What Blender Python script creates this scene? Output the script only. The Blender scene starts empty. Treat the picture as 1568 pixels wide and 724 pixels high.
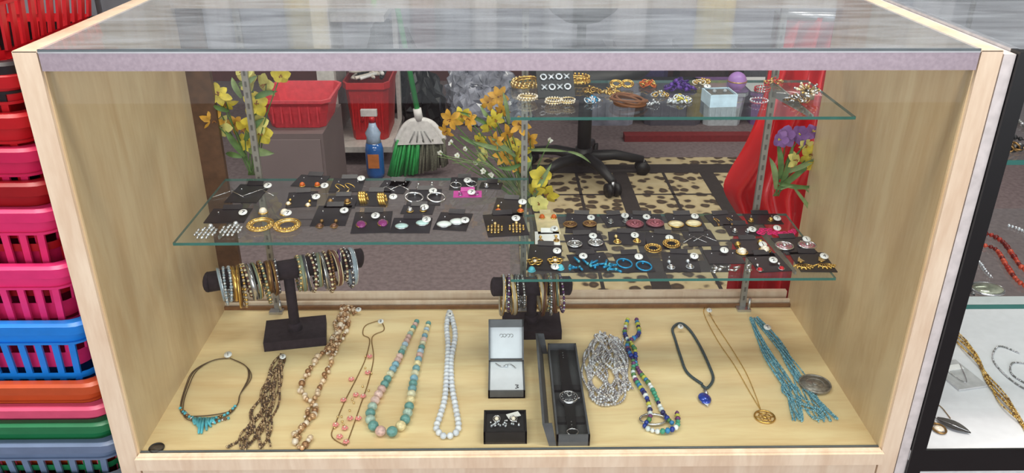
import bpy, math, random
from mathutils import Vector, Matrix
random.seed(7)
R=random.random
def U(a,b): return a+(b-a)*R()
scene=bpy.context.scene
try:
    scene.view_settings.view_transform='Standard'
except Exception: pass

# ---------------------------------------------------------------- camera (28.7 mm lens, hand held 1.25 m above the shop floor)
CAM=Vector((-0.017,-1.04,0.888)); F=1252.0; CX,CY=784.0,362.0
RM=(Matrix.Rotation(math.radians(-0.9),3,'Z')@Matrix.Rotation(math.radians(90-25.6),3,'X')@Matrix.Rotation(math.radians(0.15),3,'Z'))
cd=bpy.data.cameras.new('camera'); cd.sensor_width=36; cd.lens=36*F/1568; cd.clip_start=0.02; cd.clip_end=60
cam=bpy.data.objects.new('camera',cd); scene.collection.objects.link(cam)
cam.matrix_world=Matrix.Translation(CAM)@RM.to_4x4(); scene.camera=cam
# survey of the photograph: real resting position on a real horizontal support (z) or upright plane (y)
def ray(u,v): return RM@Vector(((u-CX)/F,-(v-CY)/F,-1))
def P(u,v,z=0.0):
    r=ray(u,v); return CAM+r*((z-CAM.z)/r.z)
def PY(u,v,y):
    r=ray(u,v); return CAM+r*((y-CAM.y)/r.y)

# ---------------------------------------------------------------- materials
MC={}
def lin(c): return tuple(((x/255.0)/12.92 if x/255.0<=0.04045 else ((x/255.0+0.055)/1.055)**2.4) for x in c)
def newmat(n):
    m=bpy.data.materials.new(n); m.use_nodes=True
    return m,m.node_tree,m.node_tree.nodes['Principled BSDF']
def mat(rgb,rough=0.45,metal=0.0,var=0.12,scale=60.0,alpha=None,trans=0.0,bump=0.0,coat=0.0):
    key=(rgb,rough,metal,var,scale,trans,bump,coat)
    if key in MC: return MC[key]
    m,nt,b=newmat('mat_%d_%d_%d'%rgb)
    c=lin(rgb)
    no=nt.nodes.new('ShaderNodeTexNoise'); no.inputs['Scale'].default_value=scale; no.inputs['Detail'].default_value=3
    tc=nt.nodes.new('ShaderNodeTexCoord'); nt.links.new(tc.outputs['Object'],no.inputs['Vector'])
    cr=nt.nodes.new('ShaderNodeValToRGB')
    cr.color_ramp.elements[0].position=0.3; cr.color_ramp.elements[1].position=0.7
    cr.color_ramp.elements[0].color=tuple(x*(1-var) for x in c)+(1,)
    cr.color_ramp.elements[1].color=tuple(min(1,x*(1+var)) for x in c)+(1,)
    nt.links.new(no.outputs['Fac'],cr.inputs['Fac']); nt.links.new(cr.outputs['Color'],b.inputs['Base Color'])
    b.inputs['Roughness'].default_value=rough; b.inputs['Metallic'].default_value=metal
    if trans: b.inputs['Transmission Weight'].default_value=trans
    if coat: b.inputs['Coat Weight'].default_value=coat
    if bump:
        bp=nt.nodes.new('ShaderNodeBump'); bp.inputs['Strength'].default_value=bump; bp.inputs['Distance'].default_value=0.004
        nt.links.new(no.outputs['Fac'],bp.inputs['Height']); nt.links.new(bp.outputs['Normal'],b.inputs['Normal'])
    MC[key]=m; return m
def wood(name,a,bb,stretch,rough=0.38):
    m,nt,b=newmat(name)
    tc=nt.nodes.new('ShaderNodeTexCoord'); mp=nt.nodes.new('ShaderNodeMapping'); mp.inputs['Scale'].default_value=stretch
    nt.links.new(tc.outputs['Object'],mp.inputs['Vector'])
    n1=nt.nodes.new('ShaderNodeTexNoise'); n1.inputs['Scale'].default_value=3; n1.inputs['Detail'].default_value=6; n1.inputs['Distortion'].default_value=1.2
    n2=nt.nodes.new('ShaderNodeTexNoise'); n2.inputs['Scale'].default_value=28; n2.inputs['Detail'].default_value=3
    nt.links.new(mp.outputs['Vector'],n1.inputs['Vector']); nt.links.new(mp.outputs['Vector'],n2.inputs['Vector'])
    mx=nt.nodes.new('ShaderNodeMath'); mx.operation='MULTIPLY_ADD'; mx.inputs[1].default_value=0.35
    nt.links.new(n2.outputs['Fac'],mx.inputs[0]); nt.links.new(n1.outputs['Fac'],mx.inputs[2])
    cr=nt.nodes.new('ShaderNodeValToRGB'); cr.color_ramp.elements[0].position=0.5; cr.color_ramp.elements[1].position=0.82
    cr.color_ramp.elements[0].color=lin(a)+(1,); cr.color_ramp.elements[1].color=lin(bb)+(1,)
    nt.links.new(mx.outputs[0],cr.inputs['Fac']); nt.links.new(cr.outputs['Color'],b.inputs['Base Color'])
    b.inputs['Roughness'].default_value=rough
    return m
def thin_glass(name,tint,haze=0.0,hazecol=(0.6,0.62,0.65),base=0.04,rough=0.015):
    m=bpy.data.materials.new(name); m.use_nodes=True; nt=m.node_tree; nt.nodes.clear()
    out=nt.nodes.new('ShaderNodeOutputMaterial')
    lw=nt.nodes.new('ShaderNodeLayerWeight'); lw.inputs['Blend'].default_value=0.5
    pw=nt.nodes.new('ShaderNodeMath'); pw.operation='POWER'; pw.inputs[1].default_value=5
    ma=nt.nodes.new('ShaderNodeMath'); ma.operation='MULTIPLY_ADD'; ma.inputs[1].default_value=1-base; ma.inputs[2].default_value=base
    nt.links.new(lw.outputs['Facing'],pw.inputs[0]); nt.links.new(pw.outputs[0],ma.inputs[0])
    t=nt.nodes.new('ShaderNodeBsdfTransparent'); t.inputs['Color'].default_value=tint+(1,)
    g=nt.nodes.new('ShaderNodeBsdfGlossy'); g.inputs['Roughness'].default_value=rough
    mx=nt.nodes.new('ShaderNodeMixShader'); nt.links.new(ma.outputs[0],mx.inputs[0]); nt.links.new(t.outputs[0],mx.inputs[1]); nt.links.new(g.outputs[0],mx.inputs[2])
    last=mx
    if haze:
        d=nt.nodes.new('ShaderNodeBsdfDiffuse'); d.inputs['Color'].default_value=hazecol+(1,)
        m2=nt.nodes.new('ShaderNodeMixShader')
        tc=nt.nodes.new('ShaderNodeTexCoord'); mp=nt.nodes.new('ShaderNodeMapping'); mp.inputs['Scale'].default_value=(1.5,7,1); mp.inputs['Rotation'].default_value=(0,0,0.5)
        no=nt.nodes.new('ShaderNodeTexNoise'); no.inputs['Scale'].default_value=4; no.inputs['Detail'].default_value=6; no.inputs['Distortion'].default_value=0.6
        mr=nt.nodes.new('ShaderNodeMapRange'); mr.inputs['From Min'].default_value=0.35; mr.inputs['From Max'].default_value=0.7
        mr.inputs['To Min'].default_value=haze*0.6; mr.inputs['To Max'].default_value=haze*1.4
        nt.links.new(tc.outputs['Object'],mp.inputs[0]); nt.links.new(mp.outputs[0],no.inputs['Vector']); nt.links.new(no.outputs['Fac'],mr.inputs['Value'])
        nt.links.new(mr.outputs[0],m2.inputs[0]); nt.links.new(mx.outputs[0],m2.inputs[1]); nt.links.new(d.outputs[0],m2.inputs[2]); last=m2
    nt.links.new(last.outputs[0],out.inputs['Surface']); return m

WOODP=wood('maple_laminate_upright',(208,178,136),(222,198,158),(5,5,0.8))
WOODF=wood('maple_laminate_deck',(230,200,148),(242,220,170),(0.9,6,6))
WOODE=wood('maple_edge_band',(208,182,156),(224,204,180),(6,6,1.0))
GLASS=thin_glass('clear_glass',(0.95,0.98,0.965))
SHELFG=thin_glass('shelf_glass',(0.86,0.92,0.90),haze=0.035)
TOPG=thin_glass('painted_haze_top_glass',(0.82,0.86,0.90),haze=0.32,hazecol=(0.36,0.40,0.45),rough=.06)  # blue-grey diffuse streaks painted in, standing for hazy reflections on the pane
EDGE=mat((56,112,104),0.15,0.0,0.1,40,coat=0.5)
EDG2=mat((92,100,104),0.25,0.2,0.1,40)
ALU=mat((172,156,164),0.33,0.8,0.10,200)
STEEL=mat((190,190,192),0.3,0.9,0.05)
SILVER=mat((205,205,208),0.22,0.95,0.1)
GOLD=mat((218,180,100),0.25,0.9,0.12)
PGOLD=mat((226,198,140),0.3,0.85,0.1)
ANTG=mat((150,116,70),0.35,0.8,0.2)
BLACK=mat((20,19,21),0.5,0,0.2)
CARD=mat((31,27,34),0.38,0,0.3,40)
VELVET=mat((42,32,38),0.95,0,0.25,90,bump=0.2)
WHITE=mat((238,238,236),0.5,0,0.03)
PEARL=mat((238,226,205),0.18,0.1,0.05,coat=0.6)
TURQ=mat((84,176,192),0.35,0,0.25)
CRYS=mat((205,210,215),0.08,0.55,0.3,300)

# ---------------------------------------------------------------- mesh builder
class M:
    def __init__(s,name): s.n=name; s.v=[]; s.f=[]; s.fm=[]; s.ms=[]; s.sm=[]
    def add(s,vs,fs,m,smooth=True):
        o=len(s.v); s.v+= [tuple(x) for x in vs]
        if m not in s.ms: s.ms.append(m)
        k=s.ms.index(m)
        for f in fs: s.f.append(tuple(i+o for i in f)); s.fm.append(k); s.sm.append(smooth)
        return s
    def box(s,c,d,m,rot=None):
        vs=[]
        for z in(-.5,.5):
            for x,y in((-.5,-.5),(.5,-.5),(.5,.5),(-.5,.5)):
                p=Vector((x*d[0],y*d[1],z*d[2]))
                if rot is not None: p=(Matrix.Rotation(rot,3,'Z')@p) if not hasattr(rot,'row') else rot@p
                vs.append(p+Vector(c))
        return s.add(vs,[(3,2,1,0),(4,5,6,7),(0,1,5,4),(1,2,6,5),(2,3,7,6),(3,0,4,7)],m,False)
    def bb(s,x0,x1,y0,y1,z0,z1,m): return s.box(((x0+x1)/2,(y0+y1)/2,(z0+z1)/2),(x1-x0,y1-y0,z1-z0),m)
    def hexa(s,b,t,m): # bottom 4, top 4 points
        return s.add(list(b)+list(t),[(3,2,1,0),(4,5,6,7),(0,1,5,4),(1,2,6,5),(2,3,7,6),(3,0,4,7)],m,False)
    def sph(s,c,r,m,sc=(1,1,1),seg=8,ring=5,rot=None,smooth=True):
        vs=[];fs=[]
        c=Vector(c)
        def q(x,y,z):
            p=Vector((x*sc[0]*r,y*sc[1]*r,z*sc[2]*r))
            if rot is not None: p=rot@p
            return c+p
        vs.append(q(0,0,1))
        for i in range(1,ring):
            a=math.pi*i/ring
            for j in range(seg):
                b=2*math.pi*j/seg; vs.append(q(math.sin(a)*math.cos(b),math.sin(a)*math.sin(b),math.cos(a)))
        vs.append(q(0,0,-1))
        for j in range(seg): fs.append((0,1+j,1+(j+1)%seg))
        for i in range(ring-2):
            for j in range(seg):
                a=1+i*seg+j;b=1+i*seg+(j+1)%seg; fs.append((a,a+seg,b+seg,b))
        L=len(vs)-1;o=1+(ring-2)*seg
        for j in range(seg): fs.append((L,o+(j+1)%seg,o+j))
        return s.add(vs,fs,m,smooth)
    def tube(s,pts,r,m,seg=6,closed=False,flat=None):
        pts=[Vector(p) for p in pts]; n=len(pts)
        if n<2: return s
        vs=[];fs=[]; up=None
        for i in range(n):
            if closed: t=(pts[(i+1)%n]-pts[i-1])
            else: t=pts[min(i+1,n-1)]-pts[max(i-1,0)]
            if t.length<1e-9: t=Vector((0,0,1))
            t.normalize()
            if up is None: up=t.orthogonal().normalized()
            up=(up-t*up.dot(t))
            if up.length<1e-6: up=t.orthogonal()
            up.normalize(); sd=t.cross(up)
            rr=r[i] if isinstance(r,(list,tuple)) else r
            for j in range(seg):
                a=2*math.pi*j/seg; vs.append(pts[i]+up*(math.cos(a)*rr)+sd*(math.sin(a)*rr))
        m_=n if closed else n-1
        for i in range(m_):
            for j in range(seg):
                a=i*seg+j;b=i*seg+(j+1)%seg;c=((i+1)%n)*seg+(j+1)%seg;d=((i+1)%n)*seg+j
                fs.append((a,b,c,d))
        if not closed:
            fs.append(tuple(range(seg-1,-1,-1))); fs.append(tuple((n-1)*seg+j for j in range(seg)))
        return s.add(vs,fs,m)
    def cyl(s,a,b,r,m,seg=16,r2=None): return s.tube([a,b],[r,r if r2 is None else r2],m,seg)
    def ring(s,c,Rr,r,m,nrm=(0,0,1),seg=20,ts=6,a0=0,a1=360,sx=1.0):
        nrm=Vector(nrm).normalized(); x=nrm.orthogonal().normalized()
        if abs(nrm.z)>0.8: x=(Vector((1,0,0))-nrm*nrm.x).normalized()
        y=nrm.cross(x); full=(a1-a0>=360)
        k=seg if full else seg+1
        pts=[Vector(c)+x*(math.cos(math.radians(a0+(a1-a0)*i/seg))*Rr*sx)+y*(math.sin(math.radians(a0+(a1-a0)*i/seg))*Rr) for i in range(k)]
        return s.tube(pts,r,m,ts,closed=full)
    def strip(s,rows,m,smooth=True): # rows of equal length
        n=len(rows[0]); vs=[p for r in rows for p in r]; fs=[]
        for i in range(len(rows)-1):
            for j in range(n-1): fs.append((i*n+j,i*n+j+1,(i+1)*n+j+1,(i+1)*n+j))
        return s.add(vs,fs,m,smooth)
    def done(s,parent=None):
        if not s.v: return None
        xs=[p[0] for p in s.v];ys=[p[1] for p in s.v];zs=[p[2] for p in s.v]
        o=Vector(((min(xs)+max(xs))/2,(min(ys)+max(ys))/2,min(zs)))
        me=bpy.data.meshes.new(s.n); me.from_pydata([(p[0]-o.x,p[1]-o.y,p[2]-o.z) for p in s.v],[],s.f)
        for m in s.ms: me.materials.append(m)
        me.polygons.foreach_set('material_index',s.fm); me.polygons.foreach_set('use_smooth',s.sm); me.update()
        ob=bpy.data.objects.new(s.n,me); ob.location=o; scene.collection.objects.link(ob)
        if parent: ob.parent=parent; ob.matrix_parent_inverse=parent.matrix_world.inverted()
        return ob
def empty(n,loc=(0,0,0)):
    e=bpy.data.objects.new(n,None); e.empty_display_size=0.1; e.location=loc; scene.collection.objects.link(e)
    bpy.context.view_layer.update(); return e
def cat(pts,n=8,closed=False):
    pts=[Vector(p) for p in pts]; out=[]; L=len(pts); rng=L if closed else L-1
    for i in range(rng):
        if closed: a,b,c,d=pts[i-1],pts[i],pts[(i+1)%L],pts[(i+2)%L]
        else: a,b,c,d=pts[max(i-1,0)],pts[i],pts[i+1],pts[min(i+2,L-1)]
        for k in range(n):
            t=k/n; out.append(0.5*((2*b)+(c-a)*t+(2*a-5*b+4*c-d)*t*t+(3*b-a-3*c+d)*t**3))
    if not closed: out.append(pts[-1])
    return out
def even(pts,step,closed=False):
    if closed: pts=pts+[pts[0]]
    out=[pts[0].copy()]; acc=0
    for a,b in zip(pts,pts[1:]):
        l=(b-a).length
        if l<1e-9: continue
        while acc+l>=step:
            t=(step-acc)/l; a=a+(b-a)*t; l=(b-a).length; out.append(a.copy()); acc=0
            if l<1e-9: break
        acc+=l
    return out

ZF=-0.36
# ---------------------------------------------------------------- room shell
def carpet(name,a,b,sc=60):
    m,nt,bs=newmat(name)
    tc=nt.nodes.new('ShaderNodeTexCoord'); no=nt.nodes.new('ShaderNodeTexNoise'); no.inputs['Scale'].default_value=sc; no.inputs['Detail'].default_value=5
    cr=nt.nodes.new('ShaderNodeValToRGB'); cr.color_ramp.elements[0].position=.35; cr.color_ramp.elements[1].position=.65
    cr.color_ramp.elements[0].color=lin(a)+(1,); cr.color_ramp.elements[1].color=lin(b)+(1,)
    nt.links.new(tc.outputs['Object'],no.inputs['Vector']); nt.links.new(no.outputs['Fac'],cr.inputs[0]); nt.links.new(cr.outputs[0],bs.inputs['Base Color'])
    bs.inputs['Roughness'].default_value=0.95; return m
M('floor').bb(-3.2,3.6,-3.2,3.7,ZF-0.05,ZF,carpet('shop_carpet',(104,91,93),(122,108,110))).done()
M('wall_back').bb(-3.2,3.6,3.7,3.8,ZF,2.3,mat((166,166,174),0.8,0,0.3,2.0)).done()
M('wall_left').bb(-3.3,-3.2,-3.2,3.8,ZF,2.3,mat((190,186,180),0.8,0,0.05,3.0)).done()
M('wall_right').bb(3.6,3.7,-3.2,3.8,ZF,2.3,mat((190,186,180),0.8,0,0.05,3.0)).done()
M('ceiling').bb(-3.3,3.7,-3.2,3.8,2.3,2.4,mat((225,225,222),0.85,0,0.04,3.0)).done()
M('baseboard_back').bb(-3.2,3.6,3.68,3.7,ZF,ZF+0.09,mat((96,50,48),0.6)).done()

# ---------------------------------------------------------------- main display case
W=0.60; TOPZ=0.65; DEP=0.47
case=empty('glass_display_case',(0,0.24,ZF))
def part(n): return M(n)
m=part('side_panel_left'); m.bb(-W-0.032,-W,0.006,DEP+0.01,ZF,TOPZ,WOODP); m.bb(-W-0.033,-W-0.002,0.0,0.006,ZF,TOPZ+0.001,WOODE); m.bb(-W-0.032,-W,0.0,DEP+0.01,TOPZ,TOPZ+0.002,WOODE); m.done(case)
m=part('side_panel_right'); m.bb(W,W+0.029,0.006,DEP+0.01,ZF,TOPZ,WOODP); m.bb(W+0.002,W+0.030,0.0,0.006,ZF,TOPZ+0.001,WOODE); m.bb(W,W+0.029,0.0,DEP+0.01,TOPZ,TOPZ+0.002,WOODE); m.done(case)
m=part('deck'); m.bb(-W,W,0.0,DEP,-0.02,0.0,WOODF); m.done(case)
m=part('base_front'); m.bb(-W,W,0.002,0.014,-0.30,-0.02,WOODE); m.bb(-W-0.003,W+0.003,-0.008,0.0,-0.022,0.0,WOODE); m.bb(-W,W,0.03,0.05,ZF,-0.30,BLACK); m.bb(-W,W,-0.004,0.005,0.0,0.003,WOODE); m.done(case)
m=part('front_rail'); m.bb(-W,W,0.0,0.018,TOPZ-0.024,TOPZ-0.001,ALU); m.bb(-W,W,-0.001,0.018,TOPZ-0.001,TOPZ+0.001,STEEL); m.done(case)
m=part('rear_top_rail'); m.bb(-W,W,DEP-0.02,DEP+0.01,TOPZ-0.025,TOPZ+.004,WOODE); m.done(case)
m=part('rear_track'); BR=mat((120,82,50),0.4,0,0.2)
m.bb(-W,W,DEP-0.012,DEP-0.007,0.0,0.008,BR); m.bb(-W,W,DEP-0.003,DEP+0.003,-0.0,0.014,WOODE); m.bb(-W,W,DEP,DEP+0.03,-0.02,0.0,BR); m.bb(-W,W,DEP+0.018,DEP+0.03,0,0.022,WOODE); m.done(case)
m=part('rear_jamb'); m.bb(-W,-W+0.045,DEP-0.003,DEP+0.009,0.015,TOPZ-0.03,mat((92,62,40),0.5,0,0.25)); m.done(case)
m=part('top_glass'); z=TOPZ+0.004
m.add([(-W,0.0,z),(W,0.0,z),(W,DEP-0.02,z),(-W,DEP-0.02,z)],[(0,1,2,3)],TOPG,False)
m.bb(-W,W,-0.001,0.001,TOPZ+0.001,z,EDG2); m.done(case)
m=part('front_glass'); m.add([(-W,0.010,0.004),(W,0.010,0.004),(W,0.010,TOPZ-0.02),(-W,0.010,TOPZ-0.02)],[(0,1,2,3)],GLASS,False)
m.bb(-W,W,0.008,0.012,0.0,0.0025,EDG2); m.done(case)
def shelf(n,x0,x1,y0,y1,z):
    m=part(n); m.add([(x0,y0,z),(x1,y0,z),(x1,y1,z),(x0,y1,z)],[(0,1,2,3)],SHELFG,False)
    t=0.005
    for a,b in(((x0,y0),(x1,y0)),((x1,y0),(x1,y1)),((x1,y1),(x0,y1)),((x0,y1),(x0,y0))):
        m.add([(a[0],a[1],z-t),(b[0],b[1],z-t),(b[0],b[1],z),(a[0],a[1],z)],[(0,1,2,3)],EDGE,False)
    m.done(case)
ZL,ZR,ZU=0.305,0.227,0.497
shelf('shelf_glass_left',-0.548,0.038,0.158,0.44,ZL)
shelf('shelf_glass_lower',0.0,0.552,0.172,0.44,ZR)
shelf('shelf_glass_upper',0.0,0.553,0.215,0.44,ZU)
WM=mat((150,146,140),0.4,0.4,0.08); SLOT=mat((95,90,85),.5)
for i,x in enumerate((-0.488,0.03,0.497)):
    m=part('shelf_standard_%d'%(i+1)); m.bb(x-0.006,x+0.006,0.455,0.463,0.0,TOPZ-0.022,WM)
    for k in range(28):
        zz=0.02+k*0.021; m.bb(x-0.0018,x+0.0018,0.4540,0.4551,zz,zz+0.010,SLOT)
    m.bb(x-0.014,x+0.014,0.44,0.463,0.0,0.005,STEEL); m.cyl((x+0.010,0.445,0.0),(x+0.010,0.445,0.03),0.003,STEEL,8)
    m.done(case)
def bracket(x,z,y0,k):
    m=part('shelf_bracket_%d'%k)
    m.add([(x-0.0015,0.456,z-0.008),(x-0.0015,y0,z-0.008),(x-0.0015,y0,z-0.014),(x-0.0015,0.456,z-0.035),
           (x+0.0015,0.456,z-0.008),(x+0.0015,y0,z-0.008),(x+0.0015,y0,z-0.014),(x+0.0015,0.456,z-0.035)],
          [(0,1,2,3),(7,6,5,4),(0,4,5,1),(1,5,6,2),(2,6,7,3),(3,7,4,0)],WM,False); m.done(case)
for k,(x,z,y) in enumerate(((-0.488,ZL,0.2),(0.024,ZL,0.2),(0.034,ZR,0.21),(0.497,ZR,0.21),(0.034,ZU,0.25),(0.497,ZU,0.25))): bracket(x,z,y,k+1)
m=part('deck_grommet'); p=P(240,687,0); m.cyl((p.x,p.y,0),(p.x,p.y,0.002),0.012,mat((60,50,40),.6),20); m.ring((p.x,p.y,0.002),0.0115,0.0012,BLACK); m.done(case)

# ---------------------------------------------------------------- tags
def tag(m,u,v,z,r=0.0075):
    p=P(u,v,z+0.006); t=Matrix.Rotation(math.radians(18),3,'X')@Matrix.Rotation(U(-.3,.3),3,'Z')
    n=t@Vector((0,0,1)); m.cyl(p,p+n*0.0008,r,WHITE,14)
    b=p+n*0.0012; k=r*0.42
    L=random.choice([[(-1,1),(1,1),(-.2,-1)],[(0,1.1),(0,-1.1)],[(-1,.8),(.6,1),(.8,.2),(-.9,-1),(1,-1)],[(.6,-1),(.6,1),(-1,-.2),(1,-.2)]])
    m.tube([b+t@Vector((x*k*.7,y*k,0)) for x,y in L],0.0006,BLACK,4)
def sc(u,v,z): return (P(u+1,v,z)-P(u,v,z)).length

# ---------------------------------------------------------------- earring sets
def piece(m,kind,u,v,z,s,c,c2=None):
    px=sc(u,v,z); r=s*px/2; p=P(u,v,z+0.003); c2=c2 or SILVER
    X=Vector((1,0,0));Y=Vector((0,1,0));Z=Vector((0,0,1))
    if kind=='hoop':
        m.ring(p+Z*0.001,r,r*0.13,c,(0.1,-0.15,1),seg=22); m.sph(p+Y*r,r*.2,c)
    elif kind=='thick':
        for k in range(3): m.ring(p+Z*0.004+X*(k-1)*r*.45,r*1.25,r*.32,c,(1,0,0.25),seg=18,a0=20,a1=340)
    elif kind=='bighoop':
        m.ring(p+Z*.002,r*.82,r*.14,c,(0,-.1,1),seg=26,ts=8); m.ring(p+Z*.003,r*.6,r*.05,c2,(0,-.1,1)); m.ring(p+Z*.003,r*1.05,r*.06,c2,(0,-.1,1))
        for k in range(16):
            a=k*math.pi/8; m.sph(p+Vector((math.cos(a)*r*.82,math.sin(a)*r*.82,.004)),r*.13,c2,seg=6,ring=4)
            m.ring(p+Vector((math.cos(a)*r*.95,math.sin(a)*r*.95,.003)),r*.13,r*.04,c,seg=8,ts=4)
    elif kind=='oval':
        m.sph(p,r,c,(1.0,.75,.35),12,7); m.ring(p,r*.95,r*.08,c2,seg=18)
    elif kind=='ovalv':
        m.sph(p,r,c,(.7,1.25,.3),12,7,Matrix.Rotation(.25,3,'Z')); m.ring(p-Z*.0005,r,r*.09,c2,seg=18,sx=.7)
    elif kind=='disc':
        m.cyl(p-Z*.001,p+Z*.0015,r*.85,c,18); m.ring(p+Z*.001,r*.88,r*.12,c2,seg=20); m.ring(p+Z*.0017,r*.5,r*.06,c2,seg=14); m.sph(p+Z*.002,r*.25,c2)
    elif kind=='stud':
        m.sph(p+Z*.002,r,c,seg=10,ring=6); m.ring(p,r*1.05,r*.18,c2,seg=14)
    elif kind=='drop':
        m.sph(p+Y*r*1.5+Z*.001,r*.35,c2); m.tube([p+Y*r*1.5,p+Y*r*.3],r*.08,c2,5)
        m.tube([p+Y*r*.6,p+Y*r*.2,p-Y*r*.3,p-Y*r*.9],[r*.08,r*.35,r*.55,r*.15],c,8); m.ring(p-Y*r*.3,r*.62,r*.07,c2,seg=14)
    elif kind=='stick':
        for k in(-1,1): m.tube([p+X*k*r-Y*r*.4,p-X*k*r*.2+Y*r*.6+Z*.003],0.0007,c,5)
        m.sph(p+Y*r*.6,0.0016,c2)
    elif kind=='fan':
        m.sph(p+Y*r*.9,r*.28,c,(1,1,.5)); m.ring(p+Y*r*.2,r*.75,r*.1,c,(0,0,1),16,6,190,350)
        for k in range(7):
            a=math.radians(205+k*21.6); d=Vector((math.cos(a),math.sin(a),0)); m.tube([p+Y*r*.5+d*r*.3,p+Y*r*.3+d*r*1.1],[r*.05,r*.11],c,5); m.sph(p+Y*r*.3+d*r*1.2,r*.13,c,seg=6,ring=4)
        m.add([p+Y*r*1.7+Z*.002,p+Y*r*.7-X*r*.4+Z*.002,p+Y*r*.7+X*r*.4+Z*.002],[(0,1,2)],c2,False)
    elif kind=='chand':
        m.sph(p+Y*r*1.2,r*.2,c2)
        for i in range(5):
            for j in range(-2,3):
                if abs(j)+abs(i-2)<=3: m.sph(p+Vector((j*r*.34,(i-2)*-r*.42,0.001*(i%2))),r*.17,c if (i+j)%2 else c2,(.8,1.3,.6),6,4)
    elif kind=='flower':
        for k in range(5):
            a=k*math.pi*.4+.3; m.ring(p+Vector((math.cos(a)*r*.55,math.sin(a)*r*.55,0.001)),r*.3,r*.1,c,seg=10,ts=5)
        m.sph(p+Z*.001,r*.25,c2)
    elif kind=='spray':
        for k in range(9):
            a=U(0,6.28); q=p+Vector((U(-1,1)*r,U(-.6,.6)*r,U(0,.003))); m.tube([q,q+Vector((math.cos(a),math.sin(a),.15))*r*.6],r*.1,c,5)
            m.sph(q,r*.12,c2,seg=6,ring=4)
    elif kind=='lace':
        for k in range(14): m.ring(p+Vector((U(-1,1)*r,U(-.5,.5)*r,U(0,.002))),r*.22,r*.06,c,seg=8,ts=4)
    elif kind=='hook':
        m.ring(p+Y*r*.4+Z*.002,r*.5,r*.06,c2,(.5,0,1),14,5,0,270); m.tube([p+Y*r*.1,p-Y*r],[r*.05,r*.12],c,5); m.sph(p-Y*r,r*.2,c)
def earset(u,v,w,h,z,card,kind=None,c=None,c2=None,pts=(),s=18,tg=None,name='earring_card'):
    m=M(name)
    if card:
        c0=P(u,v,z); wd=w*sc(u,v,z)*.94; dp=(P(u,v-h/2,z)-P(u,v+h/2,z)).length*.94; a=U(-.16,.16)
        m.box((c0.x,c0.y,z+0.0012),(wd,dp,0.0014),card,a)
        rt=Matrix.Rotation(a,3,'Z')@Matrix.Rotation(math.radians(20),3,'X')
        q=Matrix.Rotation(a,3,'Z')@Vector((0,dp*.5,0)); m.box((c0.x+q.x,c0.y+q.y,z+0.0045),(wd*.5,.012,.001),card,rt)
        for k in(-.3,.3):
            q=Matrix.Rotation(a,3,'Z')@Vector((wd*k,dp*.2,0)); m.sph((c0.x+q.x,c0.y+q.y,z+.0025),.0016,SILVER,seg=6,ring=4)
    for q in pts: piece(m,kind,q[0],q[1],z,s*1.17,c or SILVER,c2)
    if tg: tag(m,tg[0],tg[1],z+0.002)
    return m.done()
ORG=mat((205,95,30),0.2); PURP=mat((130,45,110),0.2,coat=.5); MAG=mat((190,60,150),0.5); PALE=mat((178,208,205),0.2,coat=.5); WST=mat((225,232,228),0.2,coat=.5)
PINKM=mat((190,110,125),0.3,0.3); REDM=mat((190,30,40),0.25); BLU=mat((30,135,180),0.25,0.4); HOT=mat((220,20,110),0.5); BROWN=mat((120,85,65),0.35,.4); CREAM=mat((230,215,175),0.35,.2); GREY=mat((130,130,128),.35,.6)
z=ZL
earset(380,297,52,28,z,CARD,'stick',SILVER,None,((352,298),(398,296)),40,(410,284))
earset(476,278,50,18,z,CARD,'stud',ORG,GOLD,((463,284),(486,284)),7,(497,284))
earset(532,284,52,22,z,CARD,'hook',PGOLD,GOLD,((520,290),(535,289)),26,(553,273))
earset(603,287,46,20,z,CARD,'stick',SILVER,None,((590,290),(612,288)),24)
earset(710,282,44,20,z,CARD,'hoop',SILVER,None,((698,284),(722,282)),14,(716,276))
earset(716,298,46,10,z,MAG,'stud',PURP,SILVER,((705,298),(730,297)),5,(722,294))
earset(463,306,48,24,z,CARD,'drop',PEARL,GOLD,((442,311),(472,313)),12,(484,301))
earset(523,310,50,20,z,CARD,'stud',ANTG,GOLD,((506,310),(532,310)),8)
earset(572,305,50,24,z,CARD,'thick',GOLD,GOLD,((557,307),(586,309)),13,(602,301))
earset(650,303,54,26,z,CARD,'hoop',SILVER,None,((634,303),(668,303)),23,(663,292))
earset(612,282,30,10,z,CARD,'drop',SILVER,SILVER,((640,286),(661,284)),10)
earset(780,318,50,28,z,CARD,'drop',ORG,GOLD,((763,322),(797,322)),15,(800,309))
earset(752,285,36,10,z,CARD,'stud',SILVER,SILVER,((745,285),),6)
earset(350,331,64,22,z,CARD,'chand',SILVER,CRYS,((315,356),(354,352)),34,(372,325))
earset(420,336,60,16,z,None,'bighoop',PGOLD,GOLD,((399,346),(440,347)),33,(440,326),name='hoop_earrings')
earset(420,330,50,10,z,None,'stud',PEARL,GOLD,((403,325),(436,327)),11,name='pearl_earrings')
earset(508,331,56,32,z,CARD,'drop',BROWN,ANTG,((490,345),(512,345)),16,(527,322))
earset(570,341,62,34,z,CARD,'ovalv',PURP,GOLD,((553,343),(586,341)),18,(575,330))
earset(630,346,64,24,z,CARD,'oval',PALE,SILVER,((615,346),(647,341)),18,(653,336))
earset(640,322,52,14,z,CARD,'stud',SILVER,GOLD,((628,323),(648,322)),8,(650,317))
earset(694,340,54,28,z,CARD,'oval',WST,SILVER,((680,343),(700,339)),20,(712,337))
earset(774,345,66,36,z,CARD,'chand',GOLD,PGOLD,((758,350),(791,349)),26,(790,334))
z=ZR
earset(838,343,36,34,z,CREAM,'stud',ORG,GOLD,((830,333),(848,333)),7,(849,350))
earset(890,343,50,32,z,CARD,'disc',BROWN,ANTG,((873,344),(903,343)),19,(905,333))
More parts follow.
